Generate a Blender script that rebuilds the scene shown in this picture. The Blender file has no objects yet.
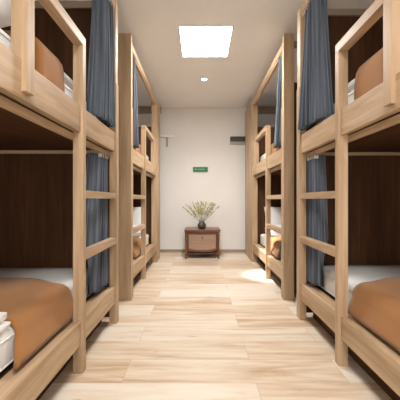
import bpy, bmesh, math, random
from mathutils import Vector, Matrix, noise
random.seed(7)
S = bpy.context.scene
COL = S.collection
PI = math.pi

# ------------------------------------------------------------------ materials
def new_mat(name):
    m = bpy.data.materials.new(name); m.use_nodes = True
    nt = m.node_tree; nt.nodes.clear()
    out = nt.nodes.new('ShaderNodeOutputMaterial')
    b = nt.nodes.new('ShaderNodeBsdfPrincipled')
    nt.links.new(b.outputs['BSDF'], out.inputs['Surface'])
    return m, nt, b

def ramp(nt, stops):
    r = nt.nodes.new('ShaderNodeValToRGB')
    e = r.color_ramp.elements
    e[0].position, e[0].color = stops[0][0], (*stops[0][1], 1)
    e[1].position, e[1].color = stops[-1][0], (*stops[-1][1], 1)
    for p, c in stops[1:-1]:
        n = e.new(p); n.color = (*c, 1)
    return r

def coords(nt, scale, rnd=True):
    tc = nt.nodes.new('ShaderNodeTexCoord')
    mp = nt.nodes.new('ShaderNodeMapping')
    mp.inputs['Scale'].default_value = scale
    if rnd:
        oi = nt.nodes.new('ShaderNodeObjectInfo')
        ml = nt.nodes.new('ShaderNodeMath'); ml.operation = 'MULTIPLY'; ml.inputs[1].default_value = 37.0
        cb = nt.nodes.new('ShaderNodeCombineXYZ')
        nt.links.new(oi.outputs['Random'], ml.inputs[0])
        for k in range(3): nt.links.new(ml.outputs[0], cb.inputs[k])
        nt.links.new(cb.outputs[0], mp.inputs['Location'])
    nt.links.new(tc.outputs['Object'], mp.inputs['Vector'])
    return mp

def noise_tex(nt, vec, scale, detail=4, rough=.55, dist=0):
    n = nt.nodes.new('ShaderNodeTexNoise')
    n.inputs['Scale'].default_value = scale; n.inputs['Detail'].default_value = detail
    n.inputs['Roughness'].default_value = rough; n.inputs['Distortion'].default_value = dist
    nt.links.new(vec.outputs[0], n.inputs['Vector'])
    return n

def add_bump(nt, b, src, strength, distance=.002):
    bp = nt.nodes.new('ShaderNodeBump')
    bp.inputs['Strength'].default_value = strength; bp.inputs['Distance'].default_value = distance
    nt.links.new(src, bp.inputs['Height']); nt.links.new(bp.outputs['Normal'], b.inputs['Normal'])

def wood(name, axis, dark, mid, light, rough=.5, spec=.4):
    """wood whose grain runs along the given axis (0 x, 1 y, 2 z)"""
    m, nt, b = new_mat(name)
    sc = [26, 26, 26]; sc[axis] = 1.6
    mp = coords(nt, sc)
    n1 = noise_tex(nt, mp, 1.0, 5, .6, .6)
    sc2 = [5, 5, 5]; sc2[axis] = .7
    mp2 = coords(nt, sc2)
    n2 = noise_tex(nt, mp2, 1.0, 3, .5, .3)
    mx = nt.nodes.new('ShaderNodeMath'); mx.operation = 'MULTIPLY_ADD'
    mx.inputs[1].default_value = .55
    m2 = nt.nodes.new('ShaderNodeMath'); m2.operation = 'MULTIPLY'; m2.inputs[1].default_value = .45
    nt.links.new(n2.outputs['Fac'], m2.inputs[0])
    nt.links.new(n1.outputs['Fac'], mx.inputs[0]); nt.links.new(m2.outputs[0], mx.inputs[2])
    r = ramp(nt, [(.32, dark), (.5, mid), (.66, light)])
    nt.links.new(mx.outputs[0], r.inputs['Fac']); nt.links.new(r.outputs['Color'], b.inputs['Base Color'])
    b.inputs['Roughness'].default_value = rough
    b.inputs['Specular IOR Level'].default_value = spec
    add_bump(nt, b, n1.outputs['Fac'], .15)
    return m

def plain(name, col, rough=.6, vary=.06, scale=6, bump=0, metallic=0, bscale=None, sheen=0):
    m, nt, b = new_mat(name)
    mp = coords(nt, (1, 1, 1))
    n = noise_tex(nt, mp, scale, 4)
    lo = tuple(c * (1 - vary) for c in col); hi = tuple(min(1, c * (1 + vary)) for c in col)
    r = ramp(nt, [(.3, lo), (.7, hi)])
    nt.links.new(n.outputs['Fac'], r.inputs['Fac']); nt.links.new(r.outputs['Color'], b.inputs['Base Color'])
    b.inputs['Roughness'].default_value = rough; b.inputs['Metallic'].default_value = metallic
    if sheen: b.inputs['Sheen Weight'].default_value = sheen
    if bump:
        n2 = noise_tex(nt, mp, bscale or scale * 8, 3)
        add_bump(nt, b, n2.outputs['Fac'], bump)
    return m

def emit(name, col, strength):
    m = bpy.data.materials.new(name); m.use_nodes = True
    nt = m.node_tree; nt.nodes.clear()
    out = nt.nodes.new('ShaderNodeOutputMaterial'); e = nt.nodes.new('ShaderNodeEmission')
    e.inputs['Color'].default_value = (*col, 1); e.inputs['Strength'].default_value = strength
    nt.links.new(e.outputs[0], out.inputs['Surface'])
    return m

OAK = [wood('oak_grain_' + 'xyz'[a], a, (.295, .19, .105), (.465, .318, .192), (.60, .435, .285)) for a in range(3)]
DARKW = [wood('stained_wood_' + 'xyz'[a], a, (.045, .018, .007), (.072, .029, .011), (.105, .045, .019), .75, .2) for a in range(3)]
MAHOG = [wood('mahogany_' + 'xyz'[a], a, (.10, .036, .017), (.155, .06, .028), (.22, .088, .043), .3) for a in range(3)]
DRAWERW = wood('pale_mahogany', 0, (.30, .185, .125), (.36, .235, .165), (.42, .28, .20), .4)
SHEET = plain('white_cotton', (.80, .79, .775), .85, .03, 4, .25, bscale=60)
BROWN = plain('caramel_blanket', (.335, .143, .038), .9, .08, 5, .35, bscale=140, sheen=.2)
def stripes_and_pleat_shade():
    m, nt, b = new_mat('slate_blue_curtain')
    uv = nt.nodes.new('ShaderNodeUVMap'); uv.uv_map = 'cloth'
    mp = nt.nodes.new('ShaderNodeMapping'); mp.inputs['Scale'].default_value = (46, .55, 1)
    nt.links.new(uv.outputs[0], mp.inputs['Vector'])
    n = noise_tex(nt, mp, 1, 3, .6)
    r = ramp(nt, [(.37, (.036, .046, .063)), (.50, (.088, .110, .145)), (.63, (.19, .222, .272))])  # woven streaks, with the dark pleat valleys put into the colour
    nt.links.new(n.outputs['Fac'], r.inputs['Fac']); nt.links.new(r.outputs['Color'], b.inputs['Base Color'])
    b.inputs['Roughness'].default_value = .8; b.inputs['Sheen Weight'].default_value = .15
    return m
BLUE = stripes_and_pleat_shade()
TAPE = plain('white_curtain_tape', (.70, .69, .67), .8, .03)
WALLP = plain('warm_white_plaster', (.80, .775, .745), .85, .02, 3, .08, bscale=90)
CEILP = plain('warm_white_ceiling', (.88, .87, .85), .9, .015, 3, .05, bscale=90)
BASEP = wood('baseboard_wood', 0, (.30, .22, .15), (.35, .26, .18), (.40, .30, .21))
BEAMP = wood('beam_wood', 0, (.26, .20, .15), (.32, .25, .19), (.38, .30, .23))
WHITEP = plain('white_enamel', (.90, .89, .87), .4, .02)
GREY = plain('grey_metal', (.36, .33, .30), .5, .05)
BLACKP = plain('dark_brown_paint', (.045, .035, .025), .5, .1)
STEEL = plain('steel', (.35, .33, .30), .35, .05, metallic=.9)
SIGNG = plain('sign_green', (.028, .17, .06), .5, .05)
SIGNL = plain('sign_pale_green', (.24, .50, .28), .5, .04)
VASEM = plain('dark_glazed_vase', (.06, .052, .045), .25, .3, 12)
STEMM = plain('green_stem', (.16, .17, .06), .7, .15, 20)
BLOOM = plain('pale_yellow_bloom', (.50, .46, .18), .8, .2, 30)
LEAFM = plain('olive_leaf', (.24, .26, .10), .75, .2, 30)
BRASS = plain('aged_brass', (.20, .12, .06), .4, .1, metallic=.7)

def floor_mat():
    m, nt, b = new_mat('pale_plank_floor')
    tc = nt.nodes.new('ShaderNodeTexCoord')
    br = nt.nodes.new('ShaderNodeTexBrick')
    br.offset = .41; br.offset_frequency = 2; br.squash = 1
    br.inputs['Scale'].default_value = 1
    br.inputs['Brick Width'].default_value = 1.25; br.inputs['Row Height'].default_value = .235
    br.inputs['Mortar Size'].default_value = .0018; br.inputs['Mortar Smooth'].default_value = .2
    br.inputs['Bias'].default_value = 0
    br.inputs['Color1'].default_value = (0, 0, 0, 1); br.inputs['Color2'].default_value = (1, 1, 1, 1)
    br.inputs['Mortar'].default_value = (.5, .5, .5, 1)
    sh = nt.nodes.new('ShaderNodeMapping'); sh.inputs['Location'].default_value = (.43, .06, 0)
    nt.links.new(tc.outputs['Object'], sh.inputs['Vector']); nt.links.new(sh.outputs[0], br.inputs['Vector'])
    # offset the grain from plank to plank
    cb = nt.nodes.new('ShaderNodeVectorMath'); cb.operation = 'MULTIPLY'
    cb.inputs[1].default_value = (7.3, 5.1, 3.7)
    nt.links.new(br.outputs['Color'], cb.inputs[0])
    ad = nt.nodes.new('ShaderNodeVectorMath'); ad.operation = 'ADD'
    nt.links.new(tc.outputs['Object'], ad.inputs[0]); nt.links.new(cb.outputs[0], ad.inputs[1])
    def mapped(sc):
        mp = nt.nodes.new('ShaderNodeMapping'); mp.inputs['Scale'].default_value = sc
        nt.links.new(ad.outputs[0], mp.inputs['Vector']); return mp
    g1 = noise_tex(nt, mapped((2.2, 34, 1)), 1, 6, .62, .8)
    g2 = noise_tex(nt, mapped((1.1, 8, 1)), 1, 3, .5, 1.2)
    g3 = noise_tex(nt, mapped((3, 26, 1)), 1.7, 2, .5, .5)
    s = nt.nodes.new('ShaderNodeMath'); s.operation = 'MULTIPLY_ADD'; s.inputs[1].default_value = .34
    t = nt.nodes.new('ShaderNodeMath'); t.operation = 'MULTIPLY_ADD'; t.inputs[1].default_value = .56
    u = nt.nodes.new('ShaderNodeMath'); u.operation = 'MULTIPLY'; u.inputs[1].default_value = .20
    nt.links.new(br.outputs['Color'], u.inputs[0])
    nt.links.new(g2.outputs['Fac'], t.inputs[0]); nt.links.new(u.outputs[0], t.inputs[2])
    nt.links.new(g1.outputs['Fac'], s.inputs[0]); nt.links.new(t.outputs[0], s.inputs[2])
    r = ramp(nt, [(.36, (.53, .37, .235)), (.455, (.66, .505, .36)), (.54, (.745, .62, .48)), (.66, (.80, .72, .615))])
    nt.links.new(s.outputs[0], r.inputs['Fac'])
    # occasional dark grey-brown streaks
    r3 = ramp(nt, [(.66, (1, 1, 1)), (.78, (.62, .57, .54))])
    nt.links.new(g3.outputs['Fac'], r3.inputs['Fac'])
    mx = nt.nodes.new('ShaderNodeMix'); mx.data_type = 'RGBA'; mx.blend_type = 'MULTIPLY'
    mx.inputs[0].default_value = 1
    nt.links.new(r.outputs['Color'], mx.inputs[6]); nt.links.new(r3.outputs['Color'], mx.inputs[7])
    mo = nt.nodes.new('ShaderNodeMix'); mo.data_type = 'RGBA'
    mo.inputs[7].default_value = (.36, .26, .18, 1)
    fm = nt.nodes.new('ShaderNodeMath'); fm.operation = 'MULTIPLY'; fm.inputs[1].default_value = .55
    nt.links.new(br.outputs['Fac'], fm.inputs[0])
    nt.links.new(fm.outputs[0], mo.inputs[0]); nt.links.new(mx.outputs[2], mo.inputs[6])
    nt.links.new(mo.outputs[2], b.inputs['Base Color'])
    b.inputs['Roughness'].default_value = .30
    b.inputs['Specular IOR Level'].default_value = .7
    add_bump(nt, b, g1.outputs['Fac'], .08)
    return m
FLOORM = floor_mat()

# ------------------------------------------------------------------ mesh helpers
def add_box(bm, lo, hi, bev=.003):
    lo, hi = [min(a, b) for a, b in zip(lo, hi)], [max(a, b) for a, b in zip(lo, hi)]
    c = [(a + b) / 2 for a, b in zip(lo, hi)]; s = [b - a for a, b in zip(lo, hi)]
    r = bmesh.ops.create_cube(bm, size=1, matrix=Matrix.Translation(c) @ Matrix.Diagonal((*s, 1)))
    if bev:
        vs = set(r['verts'])
        es = [e for e in bm.edges if e.verts[0] in vs and e.verts[1] in vs]
        bmesh.ops.bevel(bm, geom=es, offset=min(bev, min(s) * .3), segments=2, affect='EDGES', profile=.6)

def add_lathe(bm, prof, c=(0, 0, 0), n=20, cap=True):
    rings = []
    for r, z in prof:
        rings.append([bm.verts.new((c[0] + r * math.cos(2 * PI * k / n), c[1] + r * math.sin(2 * PI * k / n), c[2] + z)) for k in range(n)])
    for a, b in zip(rings, rings[1:]):
        for k in range(n):
            bm.faces.new((a[k], a[(k + 1) % n], b[(k + 1) % n], b[k]))
    if cap:
        bm.faces.new(rings[0][::-1]); bm.faces.new(rings[-1])

def add_tube(bm, pts, rad, n=6):
    rings = []
    for i, p in enumerate(pts):
        p = Vector(p)
        d = (Vector(pts[min(i + 1, len(pts) - 1)]) - Vector(pts[max(i - 1, 0)])).normalized()
        a = d.orthogonal().normalized(); b = d.cross(a)
        r = rad[i] if isinstance(rad, (list, tuple)) else rad
        rings.append([bm.verts.new(p + (a * math.cos(2 * PI * k / n) + b * math.sin(2 * PI * k / n)) * r) for k in range(n)])
    for a, b in zip(rings, rings[1:]):
        for k in range(n):
            bm.faces.new((a[k], a[(k + 1) % n], b[(k + 1) % n], b[k]))
    bm.faces.new(rings[0][::-1]); bm.faces.new(rings[-1])

def grid(bm, f, nu, nv, uvname=None):
    uv = bm.loops.layers.uv.new(uvname) if uvname else None
    vs = [[bm.verts.new(f(i / nu, j / nv)) for j in range(nv + 1)] for i in range(nu + 1)]
    for i in range(nu):
        for j in range(nv):
            fc = bm.faces.new((vs[i][j], vs[i + 1][j], vs[i + 1][j + 1], vs[i][j + 1]))
            if uv:
                for lp, (a, b) in zip(fc.loops, ((i, j), (i + 1, j), (i + 1, j + 1), (i, j + 1))): lp[uv].uv = (a / nu, b / nv)

def obj(name, bm, mat, parent=None, smooth=False, origin=None):
    """one mesh object; its vertices are given in world space, origin becomes its pivot"""
    bmesh.ops.recalc_face_normals(bm, faces=bm.faces)
    base = Vector(origin) if origin is not None else (Vector(parent['pivot']) if parent is not None else Vector((0, 0, 0)))
    for v in bm.verts: v.co -= base
    me = bpy.data.meshes.new(name); bm.to_mesh(me); bm.free()
    me.materials.append(mat)
    if smooth:
        for p in me.polygons: p.use_smooth = True
    o = bpy.data.objects.new(name, me); COL.objects.link(o)
    if parent is not None: o.parent = parent
    else:
        o.location = base; o['pivot'] = tuple(base)
    return o

def sub(name, bm, mat, part, thing, smooth=False):
    """a piece of a part: the part sits at the thing's pivot, so does this"""
    o = obj(name, bm, mat, thing, smooth); o.parent = part
    return o

def thing(name, label, cat, loc, group=None):
    o = bpy.data.objects.new(name, None); COL.objects.link(o)
    o.empty_display_size = .1
    o.location = loc; o['label'] = label; o['category'] = cat; o['pivot'] = tuple(loc)
    if group: o['group'] = group
    return o

def tag(o, label, cat, group=None):
    o['label'] = label; o['category'] = cat
    if group: o['group'] = group
    return o

def struct(name, lo, hi, mat, bev=0):
    bm = bmesh.new(); add_box(bm, lo, hi, bev)
    o = obj(name, bm, mat); o['kind'] = 'structure'
    return o

# ------------------------------------------------------------------ room shell
H = 2.76
XL, XR, YB, YR = -1.74, 1.90, 5.55, -1.30
struct('floor', (XL - .1, YR - .1, -.1), (XR + .1, YB + .1, 0), FLOORM)
struct('ceiling', (XL - .1, YR - .1, H), (XR + .1, YB + .1, H + .1), CEILP)
struct('wall_left', (XL - .1, YR, 0), (XL, YB, H), WALLP)
struct('wall_right', (XR, YR, 0), (XR + .1, YB, H), WALLP)
struct('wall_back', (XL - .1, YB, 0), (XR + .1, YB + .1, H), WALLP)
struct('wall_rear', (XL - .1, YR - .1, 0), (XR + .1, YR, H), WALLP)
def rear_fill_window():  # added glowing window behind the camera, brightens the lower bunks
    x0, x1, z0, z1 = -1.15, 1.30, .40, 1.50
    bm = bmesh.new(); y = YR
    for b in ((x0 - .06, z0 - .06, x1 + .06, z0), (x0 - .06, z1, x1 + .06, z1 + .06), (x0 - .06, z0, x0, z1), (x1, z0, x1 + .06, z1), ((x0 + x1) / 2 - .02, z0, (x0 + x1) / 2 + .02, z1)):
        add_box(bm, (b[0], y, b[1]), (b[2], y + .03, b[3]), .003)
    w = obj('fill_window_1', bm, WALLP); w['kind'] = 'structure'
    bm = bmesh.new(); add_box(bm, (x0, y + .002, z0), (x1, y + .010, z1), 0)
    g = obj('fill_pane', bm, emit('fill_glow', (1, .975, .94), 1.7), w)
    g['kind'] = 'structure'
rear_fill_window()
struct('baseboard_back', (XL, YB - .014, 0), (XR, YB, .055), BASEP, .003)
struct('trim_1', (XL, YB - .10, H - .11), (-.74, YB, H), BEAMP, .003)
struct('trim_2', (.90, YB - .10, H - .11), (XR, YB, H), BEAMP, .003)

# ------------------------------------------------------------------ bunk beds
class Bay:
    """local frame of a bunk: d from the aisle face towards the side wall, t from the ladder end towards the head end"""
    def __init__(s, side, y0, dirn, L, T2, TG, xc, pw):
        s.side, s.y0, s.dirn, s.L, s.T2, s.TG, s.xc, s.pw = side, y0, dirn, L, T2, TG, xc, pw
        s.D = 1.03
    def p(s, d, t, z): return (s.side * (s.xc + d), s.y0 + s.dirn * t, z)
    def box(s, bm, d0, d1, t0, t1, z0, z1, bev=.003): add_box(bm, s.p(d0, t0, z0), s.p(d1, t1, z1), bev)

def bunk(B, label, far):
    r = thing('bunk_bed', label, 'bunk bed', B.p(B.D / 2, B.L / 2, 0), 'wooden double bunk beds along the aisle')
    L, D, pw = B.L, B.D, B.pw
    T2, TG = B.T2, B.TG                           # second ladder post, short guard post
    def part(name, m, *boxes, parent=None, label=None):
        bm = bmesh.new()
        for b in boxes: B.box(bm, *b)
        o = obj(name, bm, m, r)
        if parent: o.parent = parent
        if label: o['label'] = label
        return o
    part('ladder_post', OAK[2], (0, .058, 0, pw, 0, 1.945))
    part('ladder_post', OAK[2], (0, .058, T2, T2 + .046, 0, 1.895))
    part('rung', OAK[1], (.004, .05, pw, T2, .645, .70))
    part('rung', OAK[1], (.004, .05, pw, T2, 1.010, 1.057))
    g = part('guard_rail', OAK[1], (0, .055, T2, TG + .05, 1.895, 1.95))
    part('guard_post', OAK[2], (-.006, .056, TG, TG + .055, 1.42, 1.895), parent=g)
    part('lower_rail', OAK[1], (.014, .055, 0.046, L - .08, .165, .30), (.055, .116, .04, L - .08, .262, .292))
    part('upper_rail', OAK[1], (.014, .05, 0.046, L - .08, 1.39, 1.545))
    part('curtain_track', OAK[1], (.056, .084, .046, L - .08, 1.352, 1.386))
    part('frame_post', OAK[2], (.006, .07, 0.0, pw, 1.945, 2.62))
    part('header', OAK[1], (.012, .05, pw, L - .08, 2.55, 2.62))
    part('curtain_track', OAK[1], (.02, .05, pw, L - .08, 2.525, 2.55))
    part('head_post', OAK[2], (0.002, .09, L - .08, L, 0, 2.62))
    part('end_rail', BEAMP, (.06, D, 0.004, .046, 2.565, 2.62))
    part('foot_panel', DARKW[2], (.058, D, .008, .030, .04, 2.565 if not far else 2.2), label='dark stained end panel at the ladder end')
    part('head_panel', DARKW[2], (.09, D, L - .035, L - .012, .04 if far else 1.405, 2.19), label='dark stained end panel at the head end')
    part('back_panel', DARKW[1], (D - .012, D + .012, .03, L - .035, .04, 2.19), label='dark stained panel along the side wall')
    part('shade_board', DARKW[1], (.13, .15, .03, L - .085, 0, .255), label='added dark board standing in for shade under the lower rail')  # board added so the gap under the bed stays dark
    part('lower_deck', DARKW[1], (.118, D - .012, .03, L - .035, .262, .285))
    part('upper_deck', DARKW[1], (.05, D - .012, .03, L - .035, 1.405, 1.435))
    part('batten', OAK[0], (.058, D - .012, .030, .046, 1.378, 1.405))
    if far:
        part('partition_post', OAK[2], (-.004, .10 if B.side > 0 else .22, -.062, -.002, 0, 2.66))
        part('partition_post', OAK[2], (0.0, .085, L, L + (.28 if B.side < 0 else .62), 0, 2.62))
    return r

def hard(u): return max(0., min(1., u))
def sstep(a, b, x):
    x = hard((x - a) / (b - a)); return x * x * (3 - 2 * x)

def soft_slab(B, d0, d1, t0, t1, z0, z1, rad=.05, lump=.006, seed=0):
    """rounded box with slightly uneven top"""
    bm = bmesh.new()
    B.box(bm, d0, d1, t0, t1, z0, z1, 0)
    bmesh.ops.subdivide_edges(bm, edges=bm.edges, cuts=11, use_grid_fill=True)
    c = [(a + b) / 2 for a, b in zip(B.p(d0, t0, z0), B.p(d1, t1, z1))]
    h = [abs(b - a) / 2 for a, b in zip(B.p(d0, t0, z0), B.p(d1, t1, z1))]
    rad = min(rad, min(h))
    for v in bm.verts:
        q = [v.co[i] - c[i] for i in range(3)]
        core = [max(-h[i] + rad, min(h[i] - rad, q[i])) for i in range(3)]
        e = Vector([q[i] - core[i] for i in range(3)])
        if e.length > 0: e = e.normalized() * min(rad, e.length if (sum(1 for x in e if abs(x) > 1e-6) < 2) else rad)
        v.co = Vector(c) + Vector(core) + e
        if q[2] > -h[2] * .5:
            v.co.z -= lump * (1 + noise.noise(Vector((v.co.x * 4 + seed, v.co.y * 4, 3.1)))) * .5
    return bm

def mattress(B, z0, z1, label, group):
    bm = soft_slab(B, .125, B.D - .02, .05, B.L - .045, z0, z1, .045, .006, B.y0 + B.side)
    o = obj('mattress', bm, SHEET, None, True, B.p(B.D / 2, B.L / 2, z0))
    pm = bmesh.new()
    for z in (z0 + .03, z1 - .045):
        pts = [B.p(.1245, .10 + (B.L - .2) * i / 10, z) for i in range(11)]
        add_tube(pm, pts, .004)
    p = obj('piping', pm, SHEET, o, True)
    return tag(o, label, 'mattress', group)

def blanket(B, z, t0, t1, label, group, thick=.022, hem=.314, puff=.0, seed=0, dend=.93):
    d_edge = .125 - .006
    def f(u, v):
        # u along the bed, v from the wall side over the top and down the aisle side
        t = t0 + (t1 - t0) * u
        rr = .055
        top = dend - (d_edge + rr); arc = rr * PI / 2; drop = (z - rr) - hem
        s = v * (top + arc + drop)
        nz = noise.noise(Vector((t * 3.1 + seed, v * 4.0, seed * 1.7)))
        if s < top:
            d, zz = dend - s, z
            w = sstep(0, .1, s) * sstep(0, .18, top - s)
            zz += puff * w * sstep(0, .25, u) * sstep(0, .25, 1 - u) + .012 * (nz + .6) * w
        elif s < top + arc:
            a = (s - top) / rr
            d, zz = d_edge + rr - rr * math.sin(a), z - rr + rr * math.cos(a)
        else:
            q = (s - top - arc)
            d, zz = d_edge, z - rr - q
            k = hard(q / max(drop, .01))
            if hem < 1: d -= .034 * k * k * (3 - 2 * k); t += .07 * u * k
            else: d -= .004 * (1 + math.sin(t * 16 + seed)) * sstep(0, .08, q)
        t += (1 - u) * .10 * sstep(top - .28, top + .04, s)
        t += .010 * noise.noise(Vector((v * 5, seed, u * 1.5)))
        return B.p(d, t, zz)
    bm = bmesh.new(); grid(bm, f, 26, 44)
    o = obj('blanket', bm, BROWN, None, True, B.p(.5, (t0 + t1) / 2, z))
    # make the shell grow away from the mattress
    me = o.data
    up = sum(p.normal.z for p in me.polygons)
    if up < 0: me.flip_normals()
    m = o.modifiers.new('thickness', 'SOLIDIFY'); m.thickness = thick; m.offset = 1
    return tag(o, label, 'blanket', group)

def pillow(B, cd, ct, cz, w, h, th, tilt, label, name='pillow', group='white pillows'):
    """w across the bed, h along it, th thick; tilt leans it up against the head panel"""
    bm = bmesh.new()
    n = 18
    def prof(a): return max(0., 1 - abs(a) ** 3.2) ** .55
    for sgn in (1, -1):
        def f(u, v, sgn=sgn):
            a, b = 2 * u - 1, 2 * v - 1
            tt = th * .5 * prof(a) * prof(b) * (1 + .10 * noise.noise(Vector((a * 2 + cd, b * 2 + ct, sgn))))
            pin = 1 - .05 * (1 - a * a) * abs(b) ** 3; pin2 = 1 - .05 * (1 - b * b) * abs(a) ** 3
            x = a * w / 2 * pin2; y = b * h / 2 * pin; z = sgn * tt
            yy = y * math.cos(tilt) - z * math.sin(tilt); zz = y * math.sin(tilt) + z * math.cos(tilt)
            return B.p(cd + x, ct + yy, cz + zz)
        grid(bm, f, n, n)
    bmesh.ops.remove_doubles(bm, verts=bm.verts, dist=.0008)
    o = obj(name, bm, SHEET, None, True, B.p(cd, ct, cz))
    return tag(o, label, 'pillow', group)

def curtain(B, ztop, zbot, top, bot, label, group, pleats=6, ret=.11, seed=0, d0=.078, dmin=.057, flare=0, power=1.15, tape=False):
    """pleated cloth hanging at the ladder end; its free edge turns in over the bed"""
    r = thing('curtain', label, 'curtain', B.p(d0, (bot[0] + bot[1]) / 2, ztop), group)
    nu = 150
    def f(u, v):
        z = ztop + (zbot - ztop) * v
        w = v ** power
        a = top[0] + (bot[0] - top[0]) * w; b = top[1] + (bot[1] - top[1]) * w
        cut = .74
        fl = 1 + .35 * v
        ph = 2 * PI * pleats * u + .5 * math.sin(5 * u + seed)
        amp = (.027 + .006 * math.sin(3 * v + 9 * u + seed)) * fl
        if u < cut:
            t = a + (b - a) * (u / cut) + .007 * math.sin(2 * ph) * fl
            sn = math.sin(ph); d = d0 + flare * v + amp * math.copysign(abs(sn) ** .75, sn) * .9
        else:
            q = (u - cut) / (1 - cut)
            t = b + .010 * math.sin(ph) * fl + .02 * math.sin(q * 2.4)
            d = d0 + flare * v + ret * q * (.7 + .3 * v) + amp * math.sin(2 * PI * pleats * cut) * (1 - q)
        d = max(d, dmin)
        lim = .20 - .092 * sstep(.45, .85, v)      # stays clear of the mattress side
        d = min(d, lim)
        t = max(t, B.pw + .006)
        z += .006 * math.sin(ph) * v
        return B.p(d, t, z)
    bm = bmesh.new(); grid(bm, f, nu, 24, 'cloth')
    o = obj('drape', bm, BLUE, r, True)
    m = o.modifiers.new('thickness', 'SOLIDIFY'); m.thickness = .003; m.offset = 0
    if tape:
        tb = bmesh.new()
        def g(u, v):
            p = Vector(f(u * .74, 0)); p.z = ztop + .001 - .026 * v; p.x -= B.side * .004
            return p
        grid(tb, g, 70, 2)
        q = obj('heading_tape', tb, TAPE, r, True); q['label'] = 'white heading tape'
        m = q.modifiers.new('thickness', 'SOLIDIFY'); m.thickness = .002; m.offset = 0
    return r

BAYS = {}
for side, sn in ((-1, 'left'), (1, 'right')):
    if side < 0:
        near = Bay(side, 2.405, -1, 1.88, .69, 1.232, .674, .065)
        farb = Bay(side, 2.95, 1, 1.78, .72, 1.45, .690, .046)
    else:
        near = Bay(side, 2.50, -1, 1.96, .712, 1.19, .832, .075)
        farb = Bay(side, 2.95, 1, 1.80, .72, 1.45, .838, .046)
    BAYS[sn, 'near'] = near; BAYS[sn, 'far'] = farb
    bunk(near, 'pale wooden bunk bed with ladder, in the foreground on the %s side of the aisle' % sn, False)
    bunk(farb, 'pale wooden bunk bed on the %s side of the aisle, nearer the back wall' % sn, True)
    for B, pos in ((near, 'foreground'), (farb, 'farther')):
        far = pos == 'farther'; rt = side > 0
        mattress(B, .286, .47, 'white mattress on the lower bunk of the %s %s bed' % (pos, sn), 'white bunk mattresses')
        mattress(B, 1.436, 1.715, 'white mattress on the upper bunk of the %s %s bed' % (pos, sn), 'white bunk mattresses')
        if far:
            blanket(B, .476, .36, 1.02, 'caramel brown blanket across the lower bunk of the farther %s bed' % sn, 'caramel blankets', puff=.05, seed=3 + side)
            blanket(B, 1.722, .42, .98, 'caramel brown blanket across the upper bunk of the farther %s bed' % sn, 'caramel blankets', .04, 1.56, .03, 5 + side)
        else:
            blanket(B, .476, .56 if side < 0 else .63, 1.165 if side < 0 else 1.42, 'caramel brown blanket draped over the lower bunk of the foreground %s bed' % sn, 'caramel blankets', puff=.012, seed=side)
            blanket(B, 1.750 if side < 0 else 1.760, .72, 1.03 if side < 0 else 1.34, 'caramel brown blanket on the upper bunk of the foreground %s bed' % sn, 'caramel blankets', .05, 1.56, .03, 8 + side)
        if far:
            lo_t, lo_b, up_t, up_b, pw_ = (.075, .17), (.07, .42 if rt else .33), (.08, .17), (.06, .27), 3.2
        else:
            lo_t, lo_b, up_t, up_b, pw_ = (.085, .24), (.085, .26) if rt else (.09, .36), (.15, .34) if rt else (.12, .29), (.085, .46) if rt else (.10, .40), 1.15
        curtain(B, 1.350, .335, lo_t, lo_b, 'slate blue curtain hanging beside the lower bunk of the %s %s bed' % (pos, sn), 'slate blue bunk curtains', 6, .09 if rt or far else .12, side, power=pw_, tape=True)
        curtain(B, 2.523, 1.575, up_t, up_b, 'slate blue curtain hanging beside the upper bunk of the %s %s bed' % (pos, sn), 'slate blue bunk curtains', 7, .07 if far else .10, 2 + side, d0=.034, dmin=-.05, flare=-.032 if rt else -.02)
    pillow(farb, .36, 1.28, .552, .44, .34, .15, .1, 'white pillow lying flat near the aisle on the lower bunk of the farther %s bed' % sn)
    pillow(farb, .52, 1.58, .70, .70, .40, .12, 1.35, 'white pillow leaning on the dark end panel of the farther %s lower bunk' % sn)

# left foreground extras
NB = BAYS['left', 'near']
for sn in ('left', 'right'):
    Q = BAYS[sn, 'near']
    o = obj('duvet', soft_slab(Q, .135, .92, .43, .70, 1.713, 1.785, .034, .012, 4 + Q.side), SHEET, None, True, Q.p(.5, .5, 1.713))
    tag(o, 'folded white duvet next to the curtain on the upper bunk of the foreground %s bed' % sn, 'duvet', 'folded white duvets')
pillow(NB, .43, 1.27, 1.845, .60, .44, .25, 0, 'plump white pillow on the upper bunk of the foreground left bed')
dv = bmesh.new()
tmp = soft_slab(NB, .112, .95, 1.19, 1.78, .474, .502, .014, .004, 1); me = bpy.data.meshes.new('a'); tmp.to_mesh(me); tmp.free(); dv.from_mesh(me)
o = obj('duvet', dv, SHEET, None, True, NB.p(.5, 1.5, .474))
l2 = soft_slab(NB, .120, .94, 1.20, 1.77, .503, .545, .0145, .004, 2)
obj('upper_fold', l2, SHEET, o, True)
tag(o, 'folded white duvet beside the caramel blanket on the lower bunk of the foreground left bed', 'duvet')

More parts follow.
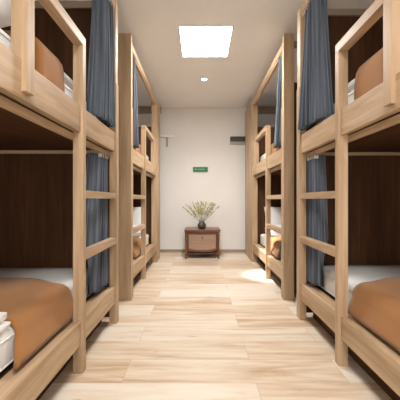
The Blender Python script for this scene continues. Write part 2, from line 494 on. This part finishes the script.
# ------------------------------------------------------------------ nightstand, vase, branches
def nightstand():
    cx, yf, yb = .040, 4.90, 5.40
    r = thing('nightstand', 'reddish brown wooden nightstand with turned legs against the white back wall', 'nightstand', (cx, (yf + yb) / 2, 0))
    hw = .308
    bm = bmesh.new()
    add_box(bm, (cx - hw, yf, .464), (cx + hw, yb, .497), .016)
    add_box(bm, (cx - hw + .012, yf + .012, .447), (cx + hw - .012, yb - .005, .463), .004)
    obj('top', bm, MAHOG[0], r)
    prof = [(.014, 0), (.019, .012), (.016, .03), (.022, .055), (.024, .075), (.022, .10), (.016, .13), (.0145, .2), (.018, .29), (.022, .335), (.018, .36), (.024, .375), (.024, .447)]
    for sx in (-1, 1):
        for y in (yf + .045, yb - .04):
            bm = bmesh.new(); add_lathe(bm, prof, (cx + sx * .272, y, 0), 16)
            obj('leg', bm, MAHOG[2], r, True)
    bm = bmesh.new()                        # carcass: sides, back, bottom
    add_box(bm, (cx - .255, yf + .055, .165), (cx - .237, yb - .045, .447))
    add_box(bm, (cx + .237, yf + .055, .165), (cx + .255, yb - .045, .447))
    add_box(bm, (cx - .24, yb - .062, .165), (cx + .24, yb - .048, .447))
    add_box(bm, (cx - .24, yf + .05, .165), (cx + .24, yb - .05, .18))
    obj('carcass', bm, MAHOG[2], r)
    bm = bmesh.new(); add_box(bm, (cx - .25, yf + .028, .415), (cx + .25, yf + .058, .447))
    obj('front_rail', bm, MAHOG[0], r)
    bm = bmesh.new(); add_box(bm, (cx - .232, yf + .034, .15), (cx + .232, yf + .054, .412), .004)
    dr = obj('drawer', bm, DRAWERW, r); dr['label'] = 'paler pinkish drawer front'
    bm = bmesh.new()
    add_lathe(bm, [(.012, 0), (.013, .004), (.006, .008)], (0, 0, 0), 14)
    for v in bm.verts: v.co = Vector((cx + v.co.x, yf + .034 - v.co.z, .365 + v.co.y))
    add_tube(bm, [(cx, yf + .024, .36), (cx - .004, yf + .02, .345), (cx, yf + .018, .325), (cx + .004, yf + .02, .345), (cx, yf + .024, .36)], .0035)
    sub('pull', bm, BRASS, dr, r, True)
    bm = bmesh.new()                        # bowed apron under the drawer
    n = 24
    rows = []
    for i in range(n + 1):
        a = 2 * i / n - 1; x = cx + a * .25
        zt = .178 - .040 * (1 - a * a); zb = zt - .020 - .012 * abs(a) ** 2
        rows.append([bm.verts.new((x, y, z)) for y, z in ((yf + .026, zt + .008), (yf + .05, zt + .008), (yf + .05, zb), (yf + .026, zb))])
    for a, b in zip(rows, rows[1:]):
        for k in range(4): bm.faces.new((a[k], a[(k + 1) % 4], b[(k + 1) % 4], b[k]))
    bm.faces.new(rows[0][::-1]); bm.faces.new(rows[-1])
    obj('apron', bm, MAHOG[0], r)
    bm = bmesh.new()
    add_box(bm, (cx - .262, yf + .12, .060), (cx + .262, yf + .145, .088), .004)
    obj('stretcher', bm, MAHOG[0], r)
    bm = bmesh.new(); add_box(bm, (cx - .262, yb - .055, .055), (cx + .262, yb - .03, .105), .004)
    obj('stretcher', bm, MAHOG[0], r)
    bm = bmesh.new(); add_box(bm, (cx - .262, yf + .145, .066), (cx + .262, yb - .055, .082), .003)
    obj('shelf', bm, MAHOG[0], r)
nightstand()

VX, VY, VZ = .030, 5.06, .4985
bm = bmesh.new()
outer = [(.045, 0), (.060, .008), (.072, .035), (.074, .06), (.066, .09), (.046, .112), (.041, .122), (.047, .133)]
inner = [(.041, .132), (.036, .120), (.040, .108), (.058, .085), (.066, .058), (.062, .03), (.045, .014)]
add_lathe(bm, outer + inner, (VX, VY, VZ), 28)
tag(obj('vase', bm, VASEM, None, True, (VX, VY, VZ)), 'squat dark glazed vase standing on the reddish brown nightstand', 'vase')

def branch(i, n):
    rnd = random.Random(100 + i)
    a = -1 + 2 * (i + .5) / n
    lean = a * .86 + rnd.uniform(-.06, .06)
    depth = rnd.uniform(-.5, .35) * (1 - .5 * abs(a))
    ln = (.36 + .06 * abs(a)) * rnd.uniform(.86, 1.04)
    base = Vector((VX + a * .018, VY + depth * .02, VZ + .10))
    root = base - Vector((a * .012, 0, .075))
    dirv = Vector((math.sin(lean), depth * .35, math.cos(lean))).normalized()
    pts = [root]
    for k in range(9):
        s = k / 8
        p = base + dirv * ln * s + Vector((math.copysign(.05, a) * s * s * abs(a) * -.2, 0, .03 * math.sin(s * PI) * (1 - abs(a))))
        p += Vector((rnd.uniform(-1, 1), rnd.uniform(-1, 1), 0)) * .004
        pts.append(p)
    bm = bmesh.new(); add_tube(bm, pts, [.0032 - .0002 * k for k in range(10)], 5)
    st = obj('flowering_branch', bm, STEMM, None, True, tuple(base))
    tag(st, 'thin branch with pale yellow-green blooms fanning out of the dark vase', 'branch', 'flowering branches in the vase')
    bl = bmesh.new(); lf = bmesh.new()
    for k in range(34):
        s = rnd.uniform(.32, 1.0)
        q = s * 8; j = min(int(q), 7)
        p = pts[1 + j].lerp(pts[min(2 + j, 9)], q - j)
        off = Vector((rnd.uniform(-1, 1), rnd.uniform(-1, 1), rnd.uniform(-.6, 1))).normalized()
        if k % 3:
            c = p + off * rnd.uniform(.006, .014); rr = rnd.uniform(.007, .012)
            for m in range(5):                # five small petals
                an = 2 * PI * m / 5 + k
                e1 = off.orthogonal().normalized(); e2 = off.cross(e1)
                tip = c + (e1 * math.cos(an) + e2 * math.sin(an)) * rr * 1.5 + off * rr * .7
                sd = (e1 * -math.sin(an) + e2 * math.cos(an)) * rr * .6
                md = c.lerp(tip, .55)
                bl.faces.new([bl.verts.new(v) for v in (c, md + sd, tip, md - sd)])
        else:
            tip = p + (off * .7 + dirv).normalized() * rnd.uniform(.022, .038)
            sd = dirv.cross(off).normalized() * .005; md = p.lerp(tip, .5)
            lf.faces.new([lf.verts.new(v) for v in (p, md + sd, tip, md - sd)])
    for q in (obj('blooms', bl, BLOOM, st), obj('leaves', lf, LEAFM, st)): q['kind'] = 'stuff'
NBR = 15
for i in range(NBR): branch(i, NBR)

# ------------------------------------------------------------------ fittings on the back wall
def exit_sign():
    x0, x1, z0, z1 = -.135, .150, 1.535, 1.63
    y = YB
    r = thing('sign', 'small dark green sign with pale green marks on the back wall', 'sign', ((x0 + x1) / 2, y, z0))
    bm = bmesh.new(); add_box(bm, (x0, y - .018, z0), (x1, y, z1), .003); obj('plate', bm, SIGNG, r)
    bm = bmesh.new()
    zc = (z0 + z1) / 2 + .004
    yy = y - .0195
    def quad(a, b, c, d): add_box(bm, (a, yy, b), (c, yy + .002, d), 0)
    v = [bm.verts.new(p) for p in ((x0 + .028, yy, zc), (x0 + .058, yy, zc + .017), (x0 + .058, yy, zc - .017))]
    bm.faces.new(v)
    quad(x0 + .058, zc - .006, x0 + .078, zc + .006)
    for k, w in enumerate((.020, .016, .022, .018, .020, .014)):
        a = x0 + .094 + k * .0225
        quad(a, zc - .008, a + w * .85, zc + .008)
    obj('marks', bm, SIGNL, r)
exit_sign()

r = thing('wall_rack', 'white wall bar with a grey stem, high on the back wall beside the left bunk', 'rack', (-.63, YB, 2.15))
bm = bmesh.new(); add_box(bm, (-.80, YB - .05, 2.192), (-.495, YB, 2.230), .004); obj('bar', bm, WHITEP, r)
bm = bmesh.new(); add_box(bm, (-.645, YB - .03, 2.02), (-.612, YB, 2.195), .004); obj('stem', bm, GREY, r)
r = thing('wall_shelf', 'dark brown wall shelf high on the back wall beside the right bunk', 'shelf', (.72, YB, 2.08))
bm = bmesh.new(); add_box(bm, (.575, YB - .08, 2.115), (.885, YB, 2.20), .004); obj('ledge', bm, BLACKP, r)
bm = bmesh.new(); add_box(bm, (.578, YB - .05, 2.065), (.882, YB, 2.115), .003); obj('lower_strip', bm, GREY, r)  # grey strip along the underside of the ledge

# ------------------------------------------------------------------ lamps
PANEL = emit('lit_diffuser', (1, .985, .96), 22)
def panel(x0, x1, y0, y1, label):
    r = thing('ceiling_panel_light', label, 'ceiling light', ((x0 + x1) / 2, (y0 + y1) / 2, H - .012), 'square ceiling panels')
    bm = bmesh.new()
    w = .014
    for b in ((x0 - w, y0 - w, x1 + w, y0), (x0 - w, y1, x1 + w, y1 + w), (x0 - w, y0, x0, y1), (x1, y0, x1 + w, y1)):
        add_box(bm, (b[0], b[1], H - .012), (b[2], b[3], H), .002)
    obj('frame', bm, WHITEP, r)
    bm = bmesh.new(); add_box(bm, (x0, y0, H - .009), (x1, y1, H - .001), 0)
    obj('diffuser', bm, PANEL, r)
panel(-.205, .325, 2.93, 3.535, 'bright square panel light in the ceiling over the aisle')
panel(-.205, .325, -.30, .30, 'added fill panel light in the ceiling, out of view, for the foreground beds')  # second panel added out of view to light the foreground

DX, DY = .06, 4.22
r = thing('downlight', 'small round recessed downlight in the ceiling near the back wall', 'downlight', (DX, DY, H - .01))
bm = bmesh.new(); add_lathe(bm, [(.036, -.008), (.052, -.010), (.058, -.004), (.058, 0), (.036, 0), (.036, -.008)], (DX, DY, H), 28, cap=False); obj('ring', bm, WHITEP, r, True)
bm = bmesh.new(); add_lathe(bm, [(.001, -.0062), (.0355, -.006), (.0355, -.001), (.001, -.001)], (DX, DY, H), 28); obj('lens', bm, emit('lit_lens', (1, .95, .87), 14), r)
def spot(name, loc, target, watts, ang, blend, radius, col=(1, .97, .92)):
    L = bpy.data.lights.new(name, 'SPOT'); L.energy = watts; L.spot_size = ang; L.spot_blend = blend
    L.shadow_soft_size = radius; L.color = col
    o = bpy.data.objects.new(name, L); COL.objects.link(o); o.location = loc
    o.rotation_euler = (Vector(target) - Vector(loc)).to_track_quat('-Z', 'Y').to_euler()
    return o
spot('downlight_beam', (DX, DY, H - .02), (.95, 3.84, 0), 520, math.radians(17), .8, .02)
spot('downlight_wide_beam', (DX, DY, H - .02), (DX, DY + .15, 0), 45, math.radians(120), 1, .03)

# ------------------------------------------------------------------ world, camera, view
w = bpy.data.worlds.new('room_world'); S.world = w; w.use_nodes = True
w.node_tree.nodes['Background'].inputs[0].default_value = (.9, .9, 1, 1)
w.node_tree.nodes['Background'].inputs[1].default_value = .2
cd = bpy.data.cameras.new('camera'); cam = bpy.data.objects.new('camera', cd); COL.objects.link(cam)
cam.location = (0, 0, 1.0); cam.rotation_euler = (PI / 2, 0, 0)
cd.sensor_width = 36; cd.lens = 36 * 290 / 400; cd.clip_start = .02
S.camera = cam
S.view_settings.view_transform = 'Standard'; S.view_settings.look = 'None'
S.view_settings.gamma = 1; S.view_settings.use_curve_mapping = False
S.view_settings.exposure = 1.25
for o in list(bpy.data.objects):
    if 'pivot' in o: del o['pivot']
